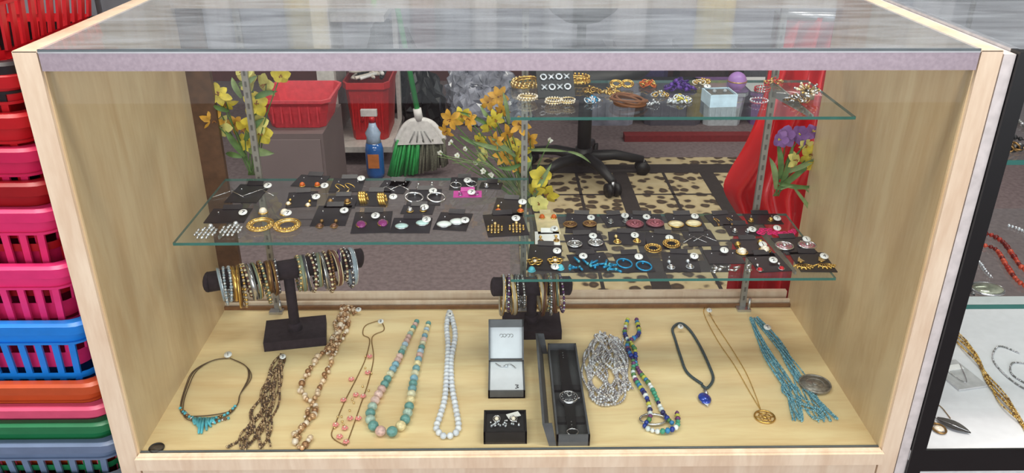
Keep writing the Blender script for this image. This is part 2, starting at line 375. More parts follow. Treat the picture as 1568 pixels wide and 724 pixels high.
earset(838,366,40,22,z,WHITE,'drop',ANTG,GOLD,((828,368),(852,367)),12)
earset(945,338,46,20,z,CARD,'stud',GREY,SILVER,((935,340),(958,339)),7,(957,330))
earset(986,341,62,26,z,CARD,'disc',PINKM,mat((150,90,100),.3,.5),((972,343),(1003,342)),24,(990,332))
earset(1050,341,56,26,z,CARD,'oval',CREAM,GOLD,((1035,343),(1062,342)),21,(1064,331))
earset(1110,337,54,18,z,CARD,'hook',ANTG,GOLD,((1098,340),(1118,339)),18)
earset(1168,336,56,16,z,CARD,'stud',GOLD,GOLD,((1150,338),(1180,337)),6,(1190,334))
earset(896,372,62,28,z,CARD,'disc',GREY,SILVER,((880,374),(912,372)),21,(908,361))
earset(960,366,60,20,z,CARD,'drop',GOLD,PGOLD,((945,369),(975,368)),16,(972,360))
earset(1015,370,56,26,z,CARD,'bighoop',ANTG,GOLD,((1000,382),(1028,375)),21,(1025,364))
earset(1072,366,50,24,z,CARD,'stick',SILVER,None,((1063,368),(1078,366)),30)
earset(1135,353,50,18,z,CARD,'stud',SILVER,SILVER,((1125,354),(1145,354)),6,(1152,351))
earset(1187,354,46,12,z,None,'lace',HOT,HOT,((1172,355),(1202,356)),26,(1190,349),name='lace_earrings')
earset(1152,380,54,28,z,CARD,'drop',PEARL,GOLD,((1135,384),(1170,381)),24,(1168,374))
earset(1216,377,54,26,z,CARD,'disc',PINKM,SILVER,((1201,377),(1236,376)),25,(1235,366))
earset(834,395,54,42,z,CARD,'flower',GOLD,PEARL,((819,401),(850,400)),24,(853,384))
earset(903,402,64,28,z,CARD,'spray',BLU,TURQ,((888,407),(928,409)),34,(893,392))
earset(970,403,56,30,z,CARD,'hoop',BLU,BLU,((956,404),(986,408)),20,(978,393))
earset(1042,402,58,30,z,CARD,'drop',SILVER,CRYS,((1027,408),(1056,407)),16,(1063,392))
earset(1108,394,58,22,z,CARD,'spray',SILVER,GREY,((1098,413),(1130,412)),26,(1109,383))
earset(1176,403,54,28,z,CARD,'drop',REDM,SILVER,((1163,412),(1196,410)),13,(1184,398))
earset(1244,402,58,30,z,CARD,'fan',GOLD,PGOLD,((1230,406),(1262,405)),24,(1262,392))
earset(815,415,40,10,z,None,'stud',TURQ,TURQ,((814,414),(858,411)),9,(850,408),name='turquoise_earrings')
# upper shelf
z=ZU
def bangle(name,u,v,s,c,k=2,bead=None):
    m=M(name); p=P(u,v,z+.003); r=s*sc(u,v,z)/2
    for i in range(k):
        q=p+Vector((U(-.1,.1)*r,U(-.1,.1)*r,.002+i*.004)); m.ring(q,r*(1-.06*i),r*.08,c,(U(-.15,.15),U(-.15,.15),1),seg=26)
        if bead:
            for j in range(18):
                a=j*math.pi/9; m.sph(q+Vector((math.cos(a)*r,math.sin(a)*r,.001)),r*.12,bead,seg=6,ring=4)
    m.done()
bangle('bangle',806,132,42,GOLD,3,PGOLD); bangle('pearl_bracelet',808,153,28,PGOLD,2,PEARL); bangle('bangle',884,126,34,GOLD,3,GOLD); bangle('pearl_bracelet',848,158,24,PGOLD,2,PEARL); bangle('pearl_bracelet',868,158,22,PGOLD,2,PEARL)
m=M('xoxo_necklace'); p=P(850,146,z); rt=Matrix.Rotation(.1,3,'Z')@Matrix.Rotation(math.radians(50),3,'X'); c0=Vector((p.x,p.y,z+.0215))
m.box(c0,(.064,.054,.003),BLACK,rt); m.box((p.x+.0,p.y+.016,z+.012),(.05,.012,.024),BLACK,.1)
for row,(yy,txt) in enumerate(((.011,'OXOX'),(-.008,'XOXO'))):
    for i,ch in enumerate(txt):
        q=c0+rt@Vector(((i-1.5)*.0135,yy,.0028)); r=.0058
        A=rt@Vector((1,0,0));B=rt@Vector((0,1,0))
        if ch=='O': m.ring(q,r*.85,.0018,CRYS,rt@Vector((0,0,1)),seg=12)
        else:
            m.tube([q-(A+B)*r*.8,q+(A+B)*r*.8],.0018,CRYS,5); m.tube([q+(B-A)*r*.8,q+(A-B)*r*.8],.0018,CRYS,5)
m.done()
def pile(name,u,v,w,cols,n=26,r=.003,h=.012,links=True):
    m=M(name); p=P(u,v,z); W2=w*sc(u,v,z)/2
    for i in range(n):
        a=U(0,6.28); d=math.sqrt(R()); hh=h*(1-d)*R()
        q=Vector((p.x+math.cos(a)*d*W2,p.y+math.sin(a)*d*W2*.6,z+r+hh)); c=random.choice(cols)
        if links and i%3==0: m.ring(q,r*1.8,r*.4,c,(U(-1,1),U(-1,1),1),seg=12,ts=5)
        else: m.sph(q,r*U(.7,1.2),c,seg=7,ring=5)
    m.done()
pile('crystal_earrings',909,157,24,[CRYS,SILVER,BLU],26,.003)
pile('bead_bracelet',1040,138,44,[mat((60,20,110),.2),mat((95,50,150),.2)],60,.0035,.02)
pile('gemstone_bracelet',1040,156,38,[SILVER,CRYS,mat((220,200,60),.2)],44,.003,.008)
pile('orange_brooch',990,132,24,[ORG,GOLD],34,.003)
pile('silver_brooch',1218,155,32,[ANTG,SILVER],40,.003)
pile('gold_chain',935,143,26,[GOLD,PGOLD],32,.0025)
pile('gold_chain',906,141,26,[GOLD,ANTG],36,.0025)
pile('rhinestone_earrings',1010,147,22,[CRYS,GOLD],26,.0022)
pile('gold_earrings',1185,128,32,[GOLD,PGOLD,REDM],30,.0025)
pile('gold_earrings',1075,128,26,[GOLD,PEARL],22,.0025)
pile('silver_earrings',1000,161,20,[SILVER,CRYS],20,.002)
m=M('rope_bracelet'); p=P(963,154,z+.006)
for k in range(5): m.ring(p+Vector((0,U(-.002,.002),U(-.002,.005))),.020+.002*k,.0022,mat((120,72,38),.6),(U(-.25,.25),U(-.2,.2),1),seg=24,sx=1.1)
m.done()
m=M('bow_brooch'); p=P(952,128,z+.008)
for s_ in(-1,1):
    for k in(.7,1): m.ring(p+Vector((s_*.010,0,0)),.009*k,.0016,GOLD,(0,-.6,1),seg=16,sx=1.2)
    m.tube([p,p+Vector((s_*.012,-.012,-.004))],.0018,GOLD,6)
m.sph(p,.0035,GOLD); m.done()
m=M('ring_box'); p=P(1100,158,z); a=.1; lb=mat((190,212,225),.5)
rt=Matrix.Rotation(a,3,'Z')
def rb(dx,dy,dz,sx,sy,sz,mm): q=rt@Vector((dx,dy,0)); m.box((p.x+q.x,p.y+q.y,z+dz),(sx,sy,sz),mm,a)
rb(0,0,.009,.046,.046,.018,lb); rb(0,0,.0185,.040,.040,.001,mat((90,85,80),.5))
for sx_ in(-1,1): rb(sx_*.0222,0,.0195,.002,.046,.003,lb); rb(0,sx_*.0222,.0195,.046,.002,.003,lb)
for k in(-.009,.009):
    q=rt@Vector((k,0,0)); m.sph((p.x+q.x,p.y+q.y,z+.021),.0035,CRYS,seg=8,ring=4,smooth=False)
tag(m,1083,132,z+.018,.006); m.done()
m=M('trinket_ball_box'); p=P(1127,138,z); lp=mat((165,120,185),.4); m.sph((p.x,p.y,z+.0165),.0165,lp,seg=18,ring=12); m.ring((p.x,p.y,z+.017),.0166,.001,GOLD,seg=24); m.cyl((p.x,p.y,z),(p.x,p.y,z+.003),.008,lp); m.done()
bangle('rhinestone_bracelet',1162,156,26,PINKM,1,CRYS); bangle('rhinestone_bracelet',1166,140,22,SILVER,2,REDM)
m=M('flower_brooch'); p=P(1237,140,z+.012)
for k in range(26):
    a=U(0,6.28); e=U(.0,.8); d=Vector((math.cos(a)*math.cos(e),math.sin(a)*math.cos(e),math.sin(e)))*U(.014,.027); m.tube([p,p+d],[.0008,.0016],random.choice([SILVER,PGOLD]),5); m.sph(p+d,.0024,random.choice([PEARL,SILVER,GOLD]),seg=6,ring=4)
m.cyl((p.x,p.y,z),(p.x,p.y,z+.012),.012,SILVER); m.done()

# ---------------------------------------------------------------- bracelet stands
def stand(name,a,b,base_px,hb,nb,rng):
    e=empty(name,((a[0]+b[0])/2,(a[1]+b[1])/2,0)); a=Vector(a);b=Vector(b); ax=(b-a).normalized(); mid=(a+b)/2
    m=M('bar'); m.cyl(a,b,.019,VELVET,20); m.sph(a,.0195,VELVET,(.4,1,1),seg=16,ring=8); m.sph(b,.0195,VELVET,(.4,1,1),seg=16,ring=8); m.done(e)
    bx,by,sw,sd,rot=base_px
    m=M('post'); m.cyl((bx,by,.012),(bx,by,a.z),.010,VELVET,14); m.cyl((bx,by,.02),(bx,by,.035),.014,VELVET,14); m.done(e)
    m=M('base'); m.box((bx,by,.010),(sw,sd,.020),VELVET,rot); m.done(e)
    cols=[[GOLD,ANTG],[mat((110,70,55),.4),CREAM],[SILVER,GREY],[mat((60,60,70),.3),SILVER],[mat((180,165,140),.5),GOLD],[mat((90,50,100),.3),SILVER],[mat((190,150,150),.3),GOLD],[BLACK,SILVER],[mat((90,55,40),.5),ANTG],[mat((120,130,110),.4),PGOLD],[ANTG,BROWN],[mat((150,165,175),.3),CRYS]]
    for i in range(nb):
        t=rng[0]+(rng[1]-rng[0])*(i+.5)/nb
        if abs((a+(b-a)*t-Vector((bx,by,a.z))).length)<.014: continue
        m=M('bracelet_%d'%(i+1)); rr=U(.030,.042); c=a+(b-a)*t+Vector((0,0,-(rr-.021))); nn=ax+Vector((U(-.12,.12),U(-.12,.12),U(-.1,.1))); nn.normalize()
        cs=random.choice(cols); kind=i%4
        x=nn.orthogonal().normalized(); y=nn.cross(x); n=int(2*math.pi*rr/.0055)
        if kind==0:
            m.ring(c,rr,.0022,cs[0],nn,seg=30); m.ring(c+ax*.003,rr,.0014,cs[1],nn,seg=30)
        elif kind==3:
            rows=[]
            for k in range(33):
                an=2*math.pi*k/32; d=x*math.cos(an)+y*math.sin(an); rows.append([c+d*(rr-.001)-ax*.004,c+d*(rr+.0015)-ax*.002,c+d*(rr+.0015)+ax*.002,c+d*(rr-.001)+ax*.004])
            m.strip(rows,cs[0]); m.ring(c-ax*.004,rr,.001,cs[1],nn,seg=30); m.ring(c+ax*.004,rr,.001,cs[1],nn,seg=30)
        else:
            for k in range(n):
                an=2*math.pi*k/n; m.sph(c+(x*math.cos(an)+y*math.sin(an))*rr,.0029*(1.25 if (k%3==0 and kind==2) else 1),cs[k%2],seg=6,ring=5)
        m.done(e)
stand('bracelet_stand',(-.562,.305,.152),(-.295,.405,.150),(-.425,.352,.118,.085,.18),0,32,(.06,.95))
stand('bracelet_stand',(-.030,.375,.10),(.118,.378,.10),(.045,.375,.118,.075,.0),0,18,(.08,.92))

# ---------------------------------------------------------------- necklaces on the deck
def beads(m,px,r,cols,step=None,closed=False,zz=None,jit=0,rv=0,seg=10,ring=7,block=False,cord=None):
    zc=r if zz is None else zz
    path=cat([P(a,b,zc) for a,b in px],8,closed); st=step or 2*r*1.02; k=0
    if cord: m.tube(path,max(.0005,r*.25),cord,5,closed)
    for q in even(path,st,closed):
        rr=r*(1+U(-rv,rv)); c=cols[k%len(cols)] if not block else random.choice(cols); k+=1
        m.sph(q+Vector((U(-jit,jit),U(-jit,jit),U(0,jit))),rr,c,seg=seg,ring=ring)
def chain(m,px,r,c,closed=False,zz=.0015):
    path=cat([P(a,b,zz) for a,b in px],8,closed); n=0
    for q in even(path,r*2.6,closed): m.sph(q,r,c,(1,1,.7),5,4); n+=1
    m.tube(path,r*.45,c,4,closed)
def bundle(m,px,n,wid,r,cols,step=None,zt=.004,freq=3):
    base=cat([P(a,b,r) for a,b in px],10)
    for s_ in range(n):
        ph=U(0,6.28); off=(s_/(max(1,n-1))-.5)*2; pts=[]
        L=len(base)
        for i,q in enumerate(base):
            t=base[min(i+1,L-1)]-base[max(i-1,0)]; t.normalize(); sd=Vector((-t.y,t.x,0)); f=i/(L-1)
            ww=wid[0]+(wid[1]-wid[0])*f if isinstance(wid,tuple) else wid
            pts.append(q+sd*ww*(off*.55+.45*math.sin(freq*6.28*f+ph))+Vector((0,0,zt*(.5+.5*math.cos(freq*6.28*f+ph)))))
        k=0
        for q in even(pts,step or 2.1*r): m.sph(q,r*U(.85,1.15),random.choice(cols),seg=6,ring=4)
        m.tube(pts,r*.3,cols[0],4)
m=M('turquoise_cord_necklace'); CORD=mat((95,75,55),.5)
for o in(0,3,-2):
    m.tube(cat([P(a,b,.0018+abs(o)*.0003) for a,b in((350,548),(325,552),(298+o,568),(286+o,592),(278+o,622-o),(285,638+o),(318,640+o*2),(350,632+o),(364,618),(368,603),(382+o,578),(376,560),(352,548))],8),.0009,CORD,5)
beads(m,((276,625),(290,638),(318,641),(345,635),(362,620)),.0028,[TURQ,ANTG,TURQ],zz=.003,step=.0068)
beads(m,((282,630),(300,645),(320,648),(350,640)),.0025,[BROWN,TURQ,SILVER],zz=.003)
for k in range(9):
    a=296+k*4.0; l=8+16*math.exp(-((k-3.5)/2.3)**2); m.tube([P(a,640,.004),P(a+U(-3,3),640+l*.5,.005),P(a+U(-4,4),640+l,.003)],[.0022,.0028,.0018],TURQ,6)
tag(m,349,543,0.002); m.done()
DKB=[mat((112,86,62),.3,.4),mat((160,130,98),.3,.5),mat((78,58,44),.3),mat((190,164,128),.3,.5)]
m=M('brown_bead_necklace'); bundle(m,((432,545),(415,580),(402,620),(388,655),(366,688)),8,(.008,.022),.0021,DKB,freq=2.2)
bundle(m,((432,548),(425,590),(412,640),(400,686)),5,(.006,.015),.0021,DKB,freq=2); tag(m,433,546,.006,.006); m.done()
m=M('champagne_pearl_necklace'); CH=[mat((196,158,118),.2,.4),mat((222,196,166),.2,.2),mat((160,118,82),.25,.5),mat((232,214,192),.2,.1)]
beads(m,((530,472),(520,500),(512,530),(490,545),(470,575),(462,600),(482,625),(470,650),(450,668),(462,688),(478,672)),.0046,CH,step=.0080,rv=.4,jit=.003,block=True,cord=ANTG)
beads(m,((532,472),(530,510),(512,535),(506,560),(494,585),(474,628),(462,655),(456,676)),.0038,CH,step=.0082,rv=.35,jit=.003,block=True,cord=ANTG)
bundle(m,((545,478),(528,472),(522,490),(514,515),(505,545)),4,.011,.0033,CH,step=.0075); tag(m,549,474,.003,.006); m.done()
m=M('pink_flower_necklace')
chain(m,((583,490),(560,498),(556,512),(566,520),(560,548),(548,575),(530,610),(515,645),(508,668),(528,682)),.0013,ANTG); chain(m,((583,490),(588,505),(570,516),(572,548),(564,585),(552,620),(540,655),(530,682)),.0013,ANTG)
PK=mat((228,140,135),.5)
for a,b in((538,580),(563,570),(545,604),(526,612),(556,606),(536,640),(549,640),(514,650),(520,668),(530,676),(566,545),(528,655)):
    p=P(a,b,.004)
    for k in range(5):
        an=k*1.257; m.sph(p+Vector((math.cos(an)*.0032,math.sin(an)*.0032,0)),.0028,PK,(1,1,.6),6,4)
    m.sph(p+Vector((0,0,.002)),.0016,PEARL,seg=6,ring=4)
for i in range(14):
    a,b=random.choice([(555,590),(520,640),(540,620),(560,560),(515,655)]); m.sph(P(a+U(-10,10),b+U(-15,15),.003),.0022,PGOLD,seg=6,ring=4)
tag(m,583,492,.002,.006); m.done()
m=M('pastel_bead_necklace'); PB=[mat(c,.3,0,.25,200) for c in((115,160,165),(168,190,176),(225,208,160),(128,170,186),(222,190,180),(100,150,145),(208,204,172),(172,195,212),(206,170,160))]
pts=cat([P(a,b,.009) for a,b in((638,490),(625,515),(610,548),(592,582),(572,618),(567,642),(580,659),(603,660),(620,643),(628,615),(634,578),(643,540),(651,510),(657,489))],8)
q=even(pts,.0020); n=len(q); last=None
for i,p in enumerate(q):
    f=1-abs(i-n/2)/(n/2); r=.0056+.0040*f
    if last is not None and (p-last[0]).length<(r+last[1])*.96: continue
    last=(p,r); m.sph((p.x,p.y,r),r,random.choice(PB),(1,1,.92),12,8)
m.done()
m=M('howlite_bead_necklace'); HW=[mat((208,213,222),.3,0,.08),mat((226,229,234),.3,0,.08)]
beads(m,((688,478),(684,500),(686,530),(684,570),(681,610),(672,642),(668,655),(678,667),(692,666),(702,655),(698,625),(692,590),(691,550),(697,515),(693,490)),.0058,HW,closed=True); tag(m,689,481,.01,.006); m.done()
CRD=[mat((190,188,190),.12,.4,.3,300),mat((165,160,164),.12,.4),mat((206,198,190),.15,.3),mat((222,224,228),.1,.3)]
m=M('crystal_bead_necklace'); bundle(m,((925,512),(905,540),(903,580),(915,612),(940,612),(952,590),(950,545),(935,520)),7,.014,.0026,CRD,freq=3)
bundle(m,((928,515),(922,560),(932,612)),9,.026,.0026,CRD,freq=2)
bundle(m,((943,520),(948,560),(958,598)),6,.014,.0026,CRD,freq=2); m.done()
m=M('multicolour_bead_necklace'); MB=[mat(c,.25) for c in((30,60,150),(50,130,185),(196,198,80),(230,235,235),(40,40,95),(70,155,125),(210,220,220),(110,60,110),(80,130,75))]
bundle(m,((962,492),(957,510),(972,535),(975,560),(995,590),(1012,625),(1030,650)),1,.002,.0048,MB,step=.0085)
bundle(m,((975,490),(980,512),(962,530),(970,555),(972,575),(992,610),(996,640),(988,652),(1010,660),(1035,655),(1036,630)),1,.003,.0048,MB,step=.0085)
m.ring(P(1000,642,.005),.014,.002,SILVER,seg=20,sx=1.6); m.done()
m=M('braided_necklace'); BC=mat((70,85,90),.5,.2,.5,400)
m.tube(cat([P(a,b,.0028) for a,b in((1075,588),(1052,570),(1042,545),(1034,520),(1030,503),(1042,495),(1056,505),(1072,530),(1086,560),(1092,580),(1083,594),(1075,590))],8),.0028,BC,8)
p=P(1079,597,.004); m.cyl(p,p+Vector((.001,-.012,0)),.0035,SILVER,8)
p=P(1079,610,.004); m.sph(p,.0135,mat((45,75,180),.15,.3,.5,80,coat=.6),(.85,1.25,.32),14,8); m.ring(p,.0145,.0014,SILVER,seg=22,sx=.72); m.add([p+Vector((-.007,-.011,.001)),p+Vector((.007,-.011,.001)),p+Vector((0,-.023,0))],[(0,2,1)],SILVER,False); tag(m,1042,500,.003,.006); m.done()
m=M('pendant_chain'); chain(m,((1082,467),(1078,480),(1098,520),(1125,560),(1148,600),(1165,628)),.0011,GOLD); chain(m,((1082,467),(1092,490),(1118,530),(1142,570),(1157,605),(1165,628)),.0011,GOLD)
p=P(1171,638,.002); m.ring(p,.017,.0016,GOLD,seg=26); m.ring(p,.010,.001,GOLD,seg=20)
for k in range(6): a=k*math.pi/3; m.tube([p,p+Vector((math.cos(a)*.016,math.sin(a)*.016,0))],.001,GOLD,4)
m.sph(p,.0045,GOLD,(1,1,.4)); tag(m,1086,475,.003,.006); m.done()
m=M('turquoise_seed_bead_necklace'); TB=[mat((110,168,186),.3),mat((138,188,200),.3),mat((84,145,166),.3)]
bundle(m,((1150,488),(1165,520),(1185,560),(1208,600),(1225,645)),10,(.005,.018),.0016,TB,freq=1.2,step=.0038)
bundle(m,((1158,488),(1190,525),(1215,565),(1235,600),(1270,645)),10,(.006,.020),.0016,TB,freq=1.2,step=.0038)
bundle(m,((1205,590),(1230,620),(1262,640)),7,.018,.0016,TB,freq=1.5,step=.0038)
p=P(1248,588,.006); MD=mat((150,145,136),.35,.5,.35,150); m.cyl(p-Vector((0,0,.003)),p+Vector((0,0,.001)),.028,MD,28); m.ring(p+Vector((0,0,.001)),.0272,.0016,MD,seg=30); m.ring(p+Vector((0,0,.001)),.016,.001,MD,seg=24); m.sph(p+Vector((0,0,.001)),.006,MD,(1,1,.4)); tag(m,1175,501,.006,.0075); m.done()

# ---------------------------------------------------------------- gift boxes
GB=mat((86,88,92),.45); GBI=mat((226,230,236),.6,0,.03); FOAM=mat((38,38,40),.9)
def rect(u0,u1,vf,vb): # footprint on deck
    a=P((u0+u1)/2,vf,0); b=P((u0+u1)/2,vb,0); w=(u1-u0)*sc((u0+u1)/2,(vf+vb)/2,0); return (a.x+b.x)/2,a.y,b.y,w
m=M('necklace_gift_box'); cx,y0,y1,w=rect(748,803,610,562)
h=.016
for a in((cx-w/2,cx-w/2+.003,y0,y1),(cx+w/2-.003,cx+w/2,y0,y1),(cx-w/2,cx+w/2,y0,y0+.003),(cx-w/2,cx+w/2,y1-.003,y1)): m.bb(*a,0,h,GB)
m.bb(cx-w/2,cx+w/2,y0,y1,0,.003,GB); m.bb(cx-w/2+.003,cx+w/2-.003,y0+.003,y1-.003,.003,h-.002,GBI)
L=.076; th=math.radians(62); hy=y1; hz=h
rt=Matrix.Rotation(th,3,'X')
def lidbox(lx,ly,lz,sx,sy,sz,mm): q=rt@Vector((lx,ly,lz)); m.box((cx+q.x,hy+q.y,hz+q.z),(sx,sy,sz),mm,rt)
lidbox(0,L/2,-.006,w,L,.003,GB); lidbox(0,L/2-.006,-.0035,w-.006,L-.018,.002,GBI)
for s_ in(-1,1): lidbox(s_*(w/2-.0015),L/2,0,.003,L,.012,GB)
lidbox(0,L-.007,0,w,.014,.012,GB)
for k,s_ in enumerate((-.009,-.003,.004,.010)): 
    q=rt@Vector((s_,L*.60,-.0015)); m.ring((cx+q.x,hy+q.y,hz+q.z),.003,.0004,GREY,rt@Vector((0,0,1)),seg=12,ts=4,a0=30 if k!=1 else 0,a1=330 if k!=1 else 360)
m.tube(cat([(cx-.02,y1-.01,h),(cx-.008,y1-.022,h+.001),(cx+.006,y1-.014,h+.001),(cx+.018,y1-.026,h)],6),.0009,SILVER,5); m.sph((cx,y1-.02,h+.001),.003,CRYS)
q=Vector((cx+w*.28,y0+.014,h-.001)); m.tube([q+Vector((x*.003,y*.003,0)) for x,y in((-1,2),(1,1.6),(-.2,.4),(1,-.6),(-1,-1.6))],.0006,BLACK,4)
m.done()
m=M('earring_gift_box'); cx,y0,y1,w=rect(741,806,680,645); h=.024
for a in((cx-w/2,cx-w/2+.003,y0,y1),(cx+w/2-.003,cx+w/2,y0,y1),(cx-w/2,cx+w/2,y0,y0+.003),(cx-w/2,cx+w/2,y1-.003,y1)): m.bb(*a,0,h,BLACK)
m.bb(cx-w/2+.003,cx+w/2-.003,y0+.003,y1-.003,0,h-.006,FOAM)
for s_ in(-1,1):
    c=Vector((cx+s_*.014,(y0+y1)/2+.006,h)); m.ring(c,.006,.001,SILVER,(0,-.3,1)); m.sph(c,.004,PEARL)
for k in range(26): m.sph((cx+U(-.026,.026),(y0+y1)/2+U(-.014,.004),h-.003+U(0,.003)),.0022,random.choice([CRYS,SILVER]),seg=6,ring=4)
m.box((cx+.014,y1-.014,h),(.022,.012,.001),WHITE,.4); m.done()
# watch box
A=P(852,683,0);B=P(903,683,0);C=P(880,540,0)
x0=A.x; x1=B.x; y0=A.y; y1=C.y; h=.022
wb=empty('watch_gift_box',((x0+x1)/2,(y0+y1)/2,0)); m=M('box')
for a in((x0,x0+.003,y0,y1),(x1-.003,x1,y0,y1),(x0,x1,y0,y0+.003),(x0,x1,y1-.003,y1)): m.bb(*a,0,h,GB)
m.bb(x0+.003,x1-.003,y0+.003,y1-.003,0,.008,mat((62,64,66),.8))
m.hexa([(x0-.012,y0,.0),(x0-.009,y0,.0),(x0-.009,y1,.0),(x0-.012,y1,.0)],[(x0-.024,y0,.045),(x0-.020,y0,.045),(x0-.020,y1,.045),(x0-.024,y1,.045)],GB)
m.hexa([(x0-.009,y0,.0),(x0-.0,y0,.0),(x0-.0,y0+.003,.0),(x0-.009,y0+.003,.0)],[(x0-.020,y0,.045),(x0-.008,y0,.045),(x0-.008,y0+.003,.045),(x0-.020,y0+.003,.045)],GB)
m.hexa([(x0-.009,y1-.003,.0),(x0-.0,y1-.003,.0),(x0-.0,y1,.0),(x0-.009,y1,.0)],[(x0-.020,y1-.003,.045),(x0-.008,y1-.003,.045),(x0-.008,y1,.045),(x0-.020,y1,.045)],GB)
cx=(x0+x1)/2; p=P(864,608,.02)
m.bb(x0+.003,x1-.003,p.y-.06,p.y-.045,.008,.0135,FOAM); m.bb(x0+.003,x1-.003,p.y+.03,p.y+.045,.008,.0135,FOAM); m.done(wb)
m=M('wristwatch'); LEA=mat((22,22,24),.35)
for s_ in(1,-1):
    e=(y1-.012) if s_>0 else (y0+.014); rows=[]
    for k in range(9):
        f=k/8; yy=p.y+s_*.014+(e-(p.y+s_*.014))*f; hw=.0095-.0025*f; zz=.018-.004*f; rows.append([(cx-hw,yy,zz-.001),(cx-hw,yy,zz+.001),(cx+hw,yy,zz+.001),(cx+hw,yy,zz-.001)])
    m.strip(rows,LEA,False)
    for k in range(3): m.sph((cx,e-s_*(.012+k*.008),.0160),.0012,GREY,seg=6,ring=4)
m.ring((cx,y0+.016,.016),.008,.0012,SILVER,seg=12,sx=1.2)
m.cyl((cx,p.y,.014),(cx,p.y,.021),.0165,SILVER,28); m.ring((cx,p.y,.021),.0155,.0014,SILVER,seg=28); m.cyl((cx,p.y,.0212),(cx,p.y,.0216),.0142,mat((70,72,76),.25,.3),28)
m.tube([(cx,p.y,.0222),(cx+.006,p.y+.004,.0222)],.0005,WHITE,4); m.tube([(cx,p.y,.0222),(cx-.003,p.y+.010,.0222)],.0005,WHITE,4)
for k in range(12): a=k*math.pi/6; m.sph((cx+math.cos(a)*.0118,p.y+math.sin(a)*.0118,.0217),.0008,WHITE,seg=5,ring=3)
m.cyl((cx+.016,p.y,.018),(cx+.020,p.y,.018),.002,SILVER,8); m.done(wb)

# ---------------------------------------------------------------- silk flowers
def petal(m,c,d,n,L,w,mm,curl=.3):
    d=d.normalized(); n=(n-d*n.dot(d)).normalized(); s_=d.cross(n); rows=[]
    for i,(t,wf) in enumerate(((0,.15),(.3,.75),(.6,1),(.85,.6),(1,.05))):
        q=c+d*(L*t)+n*(L*(.35*t-curl*t*t)); rows.append([q-s_*w*wf+n*w*.18*wf,q,q+s_*w*wf+n*w*.18*wf])
    m.strip(rows,mm)
def bloom(m,c,r,mm,ctr,np_=6,face=None):
    f=(face or Vector((U(-.9,.9),-1,U(-.5,.9)))).normalized(); x=f.orthogonal().normalized(); y=f.cross(x); w_=.30 if np_==6 else .44
    for k in range(np_):
        a=k*2*math.pi/np_+U(-.15,.15); petal(m,c,x*math.cos(a)+y*math.sin(a),f,r*U(.8,1.15),r*w_,mm,curl=U(.1,.8))
    for k in range(4): a=U(0,6.28); m.tube([c,c+f*r*.45+(x*math.cos(a)+y*math.sin(a))*r*.12],r*.03,ctr,4); m.sph(c+f*r*.45+(x*math.cos(a)+y*math.sin(a))*r*.12,r*.07,ctr,seg=5,ring=3)
def leaf(m,a,b,w,mm,droop=.0):
    a=Vector(a);b=Vector(b);d=b-a; s_=d.cross(Vector((0,-1,0))).normalized(); rows=[]
    for i in range(7):
        t=i/6; q=a+d*t+Vector((0,-.01*math.sin(t*3.14),droop*math.sin(t*3.14))); ww=w*math.sin(math.pi*min(1,.12+t*.88))**.8; rows.append([q-s_*ww,q+Vector((0,.002,0)),q+s_*ww])
    m.strip(rows,mm)
YEL=mat((208,186,58),.6,0,.25); YL2=mat((218,208,122),.6,0,.15); ORL=mat((204,150,48),.6,0,.3); GRN=mat((85,115,58),.6,0,.3); GR2=mat((120,138,88),.6,0,.3); LIL=mat((130,88,148),.6,0,.2); WFL=mat((220,218,205),.6,0,.05); STA=mat((140,88,36),.6)
YF=.475
def bouquet(name,root,items,leaves,stems=True):
    m=M(name); rt=PY(*root,YF)
    for (u,v,r,mm,ct,np_) in items:
        c=PY(u,v,YF+U(-.012,.02)); px=c.copy(); 
        m.tube(cat([rt+Vector((U(-.006,.006),0,0)),(rt+c)/2+Vector((U(-.01,.01),.008,0)),c],5),.0012,GRN,5)
        bloom(m,c,r,mm,ct,np_)
    for (a,b,c,d,w) in leaves: leaf(m,PY(a,b,YF-.004),PY(c,d,YF+U(-.01,.01)),w,random.choice([GRN,GR2]),U(-.004,.01))
    return m
S=.025
L1=[(334,146,S,YEL,STA,6),(326,184,S*.9,ORL,STA,6),(346,156,S*.9,YEL,STA,6),(325,148,S*.8,YEL,STA,6),(358,190,S*.8,ORL,STA,6),(385,124,S,YL2,STA,5),(408,128,S,YL2,STA,5),(430,114,S*.8,YEL,STA,5),(392,158,S,YEL,STA,5),(376,196,S,YEL,STA,5),(402,205,S,YEL,STA,5),(396,190,S,YL2,STA,5),(340,195,S*.9,YL2,STA,5),(372,112,S*.8,YL2,STA,5),(380,215,S,YEL,STA,5)]
m=bouquet('yellow_silk_flowers',(385,268),L1,[(375,240,345,200,.007),(380,230,420,235,.009),(370,150,355,118,.006),(390,150,425,140,.006),(370,240,345,235,.006),(395,235,385,175,.006),(350,170,325,160,.005),(375,215,405,180,.007),(365,130,395,115,.006)]); m.done()
S=.0215
L2=[(690,182,S,ORL,STA,6),(706,176,S*.9,YEL,STA,6),(684,200,S*.8,ORL,STA,6),(720,184,S*.9,ORL,STA,6),(747,156,S*.8,ORL,STA,6),(762,148,S,ORL,STA,6),(776,205,S,ORL,STA,6),(748,192,S,YEL,STA,6),(798,192,S,ORL,STA,6),(812,212,S,ORL,STA,6),(772,238,S,ORL,STA,6),(800,238,S*1.1,YEL,STA,6),(735,215,S*.8,YEL,STA,6),(828,272,S*1.1,YEL,STA,5),(840,296,S,YEL,STA,5),(826,312,S,YL2,STA,5),(760,215,S*.9,ORL,STA,6),(785,220,S,YEL,STA,6),(758,182,S*.9,YEL,STA,6),(820,290,S*.9,YEL,STA,5),(740,238,S*.8,YL2,STA,6),(768,168,S*.8,ORL,STA,6),(792,252,S*.8,ORL,STA,6)]
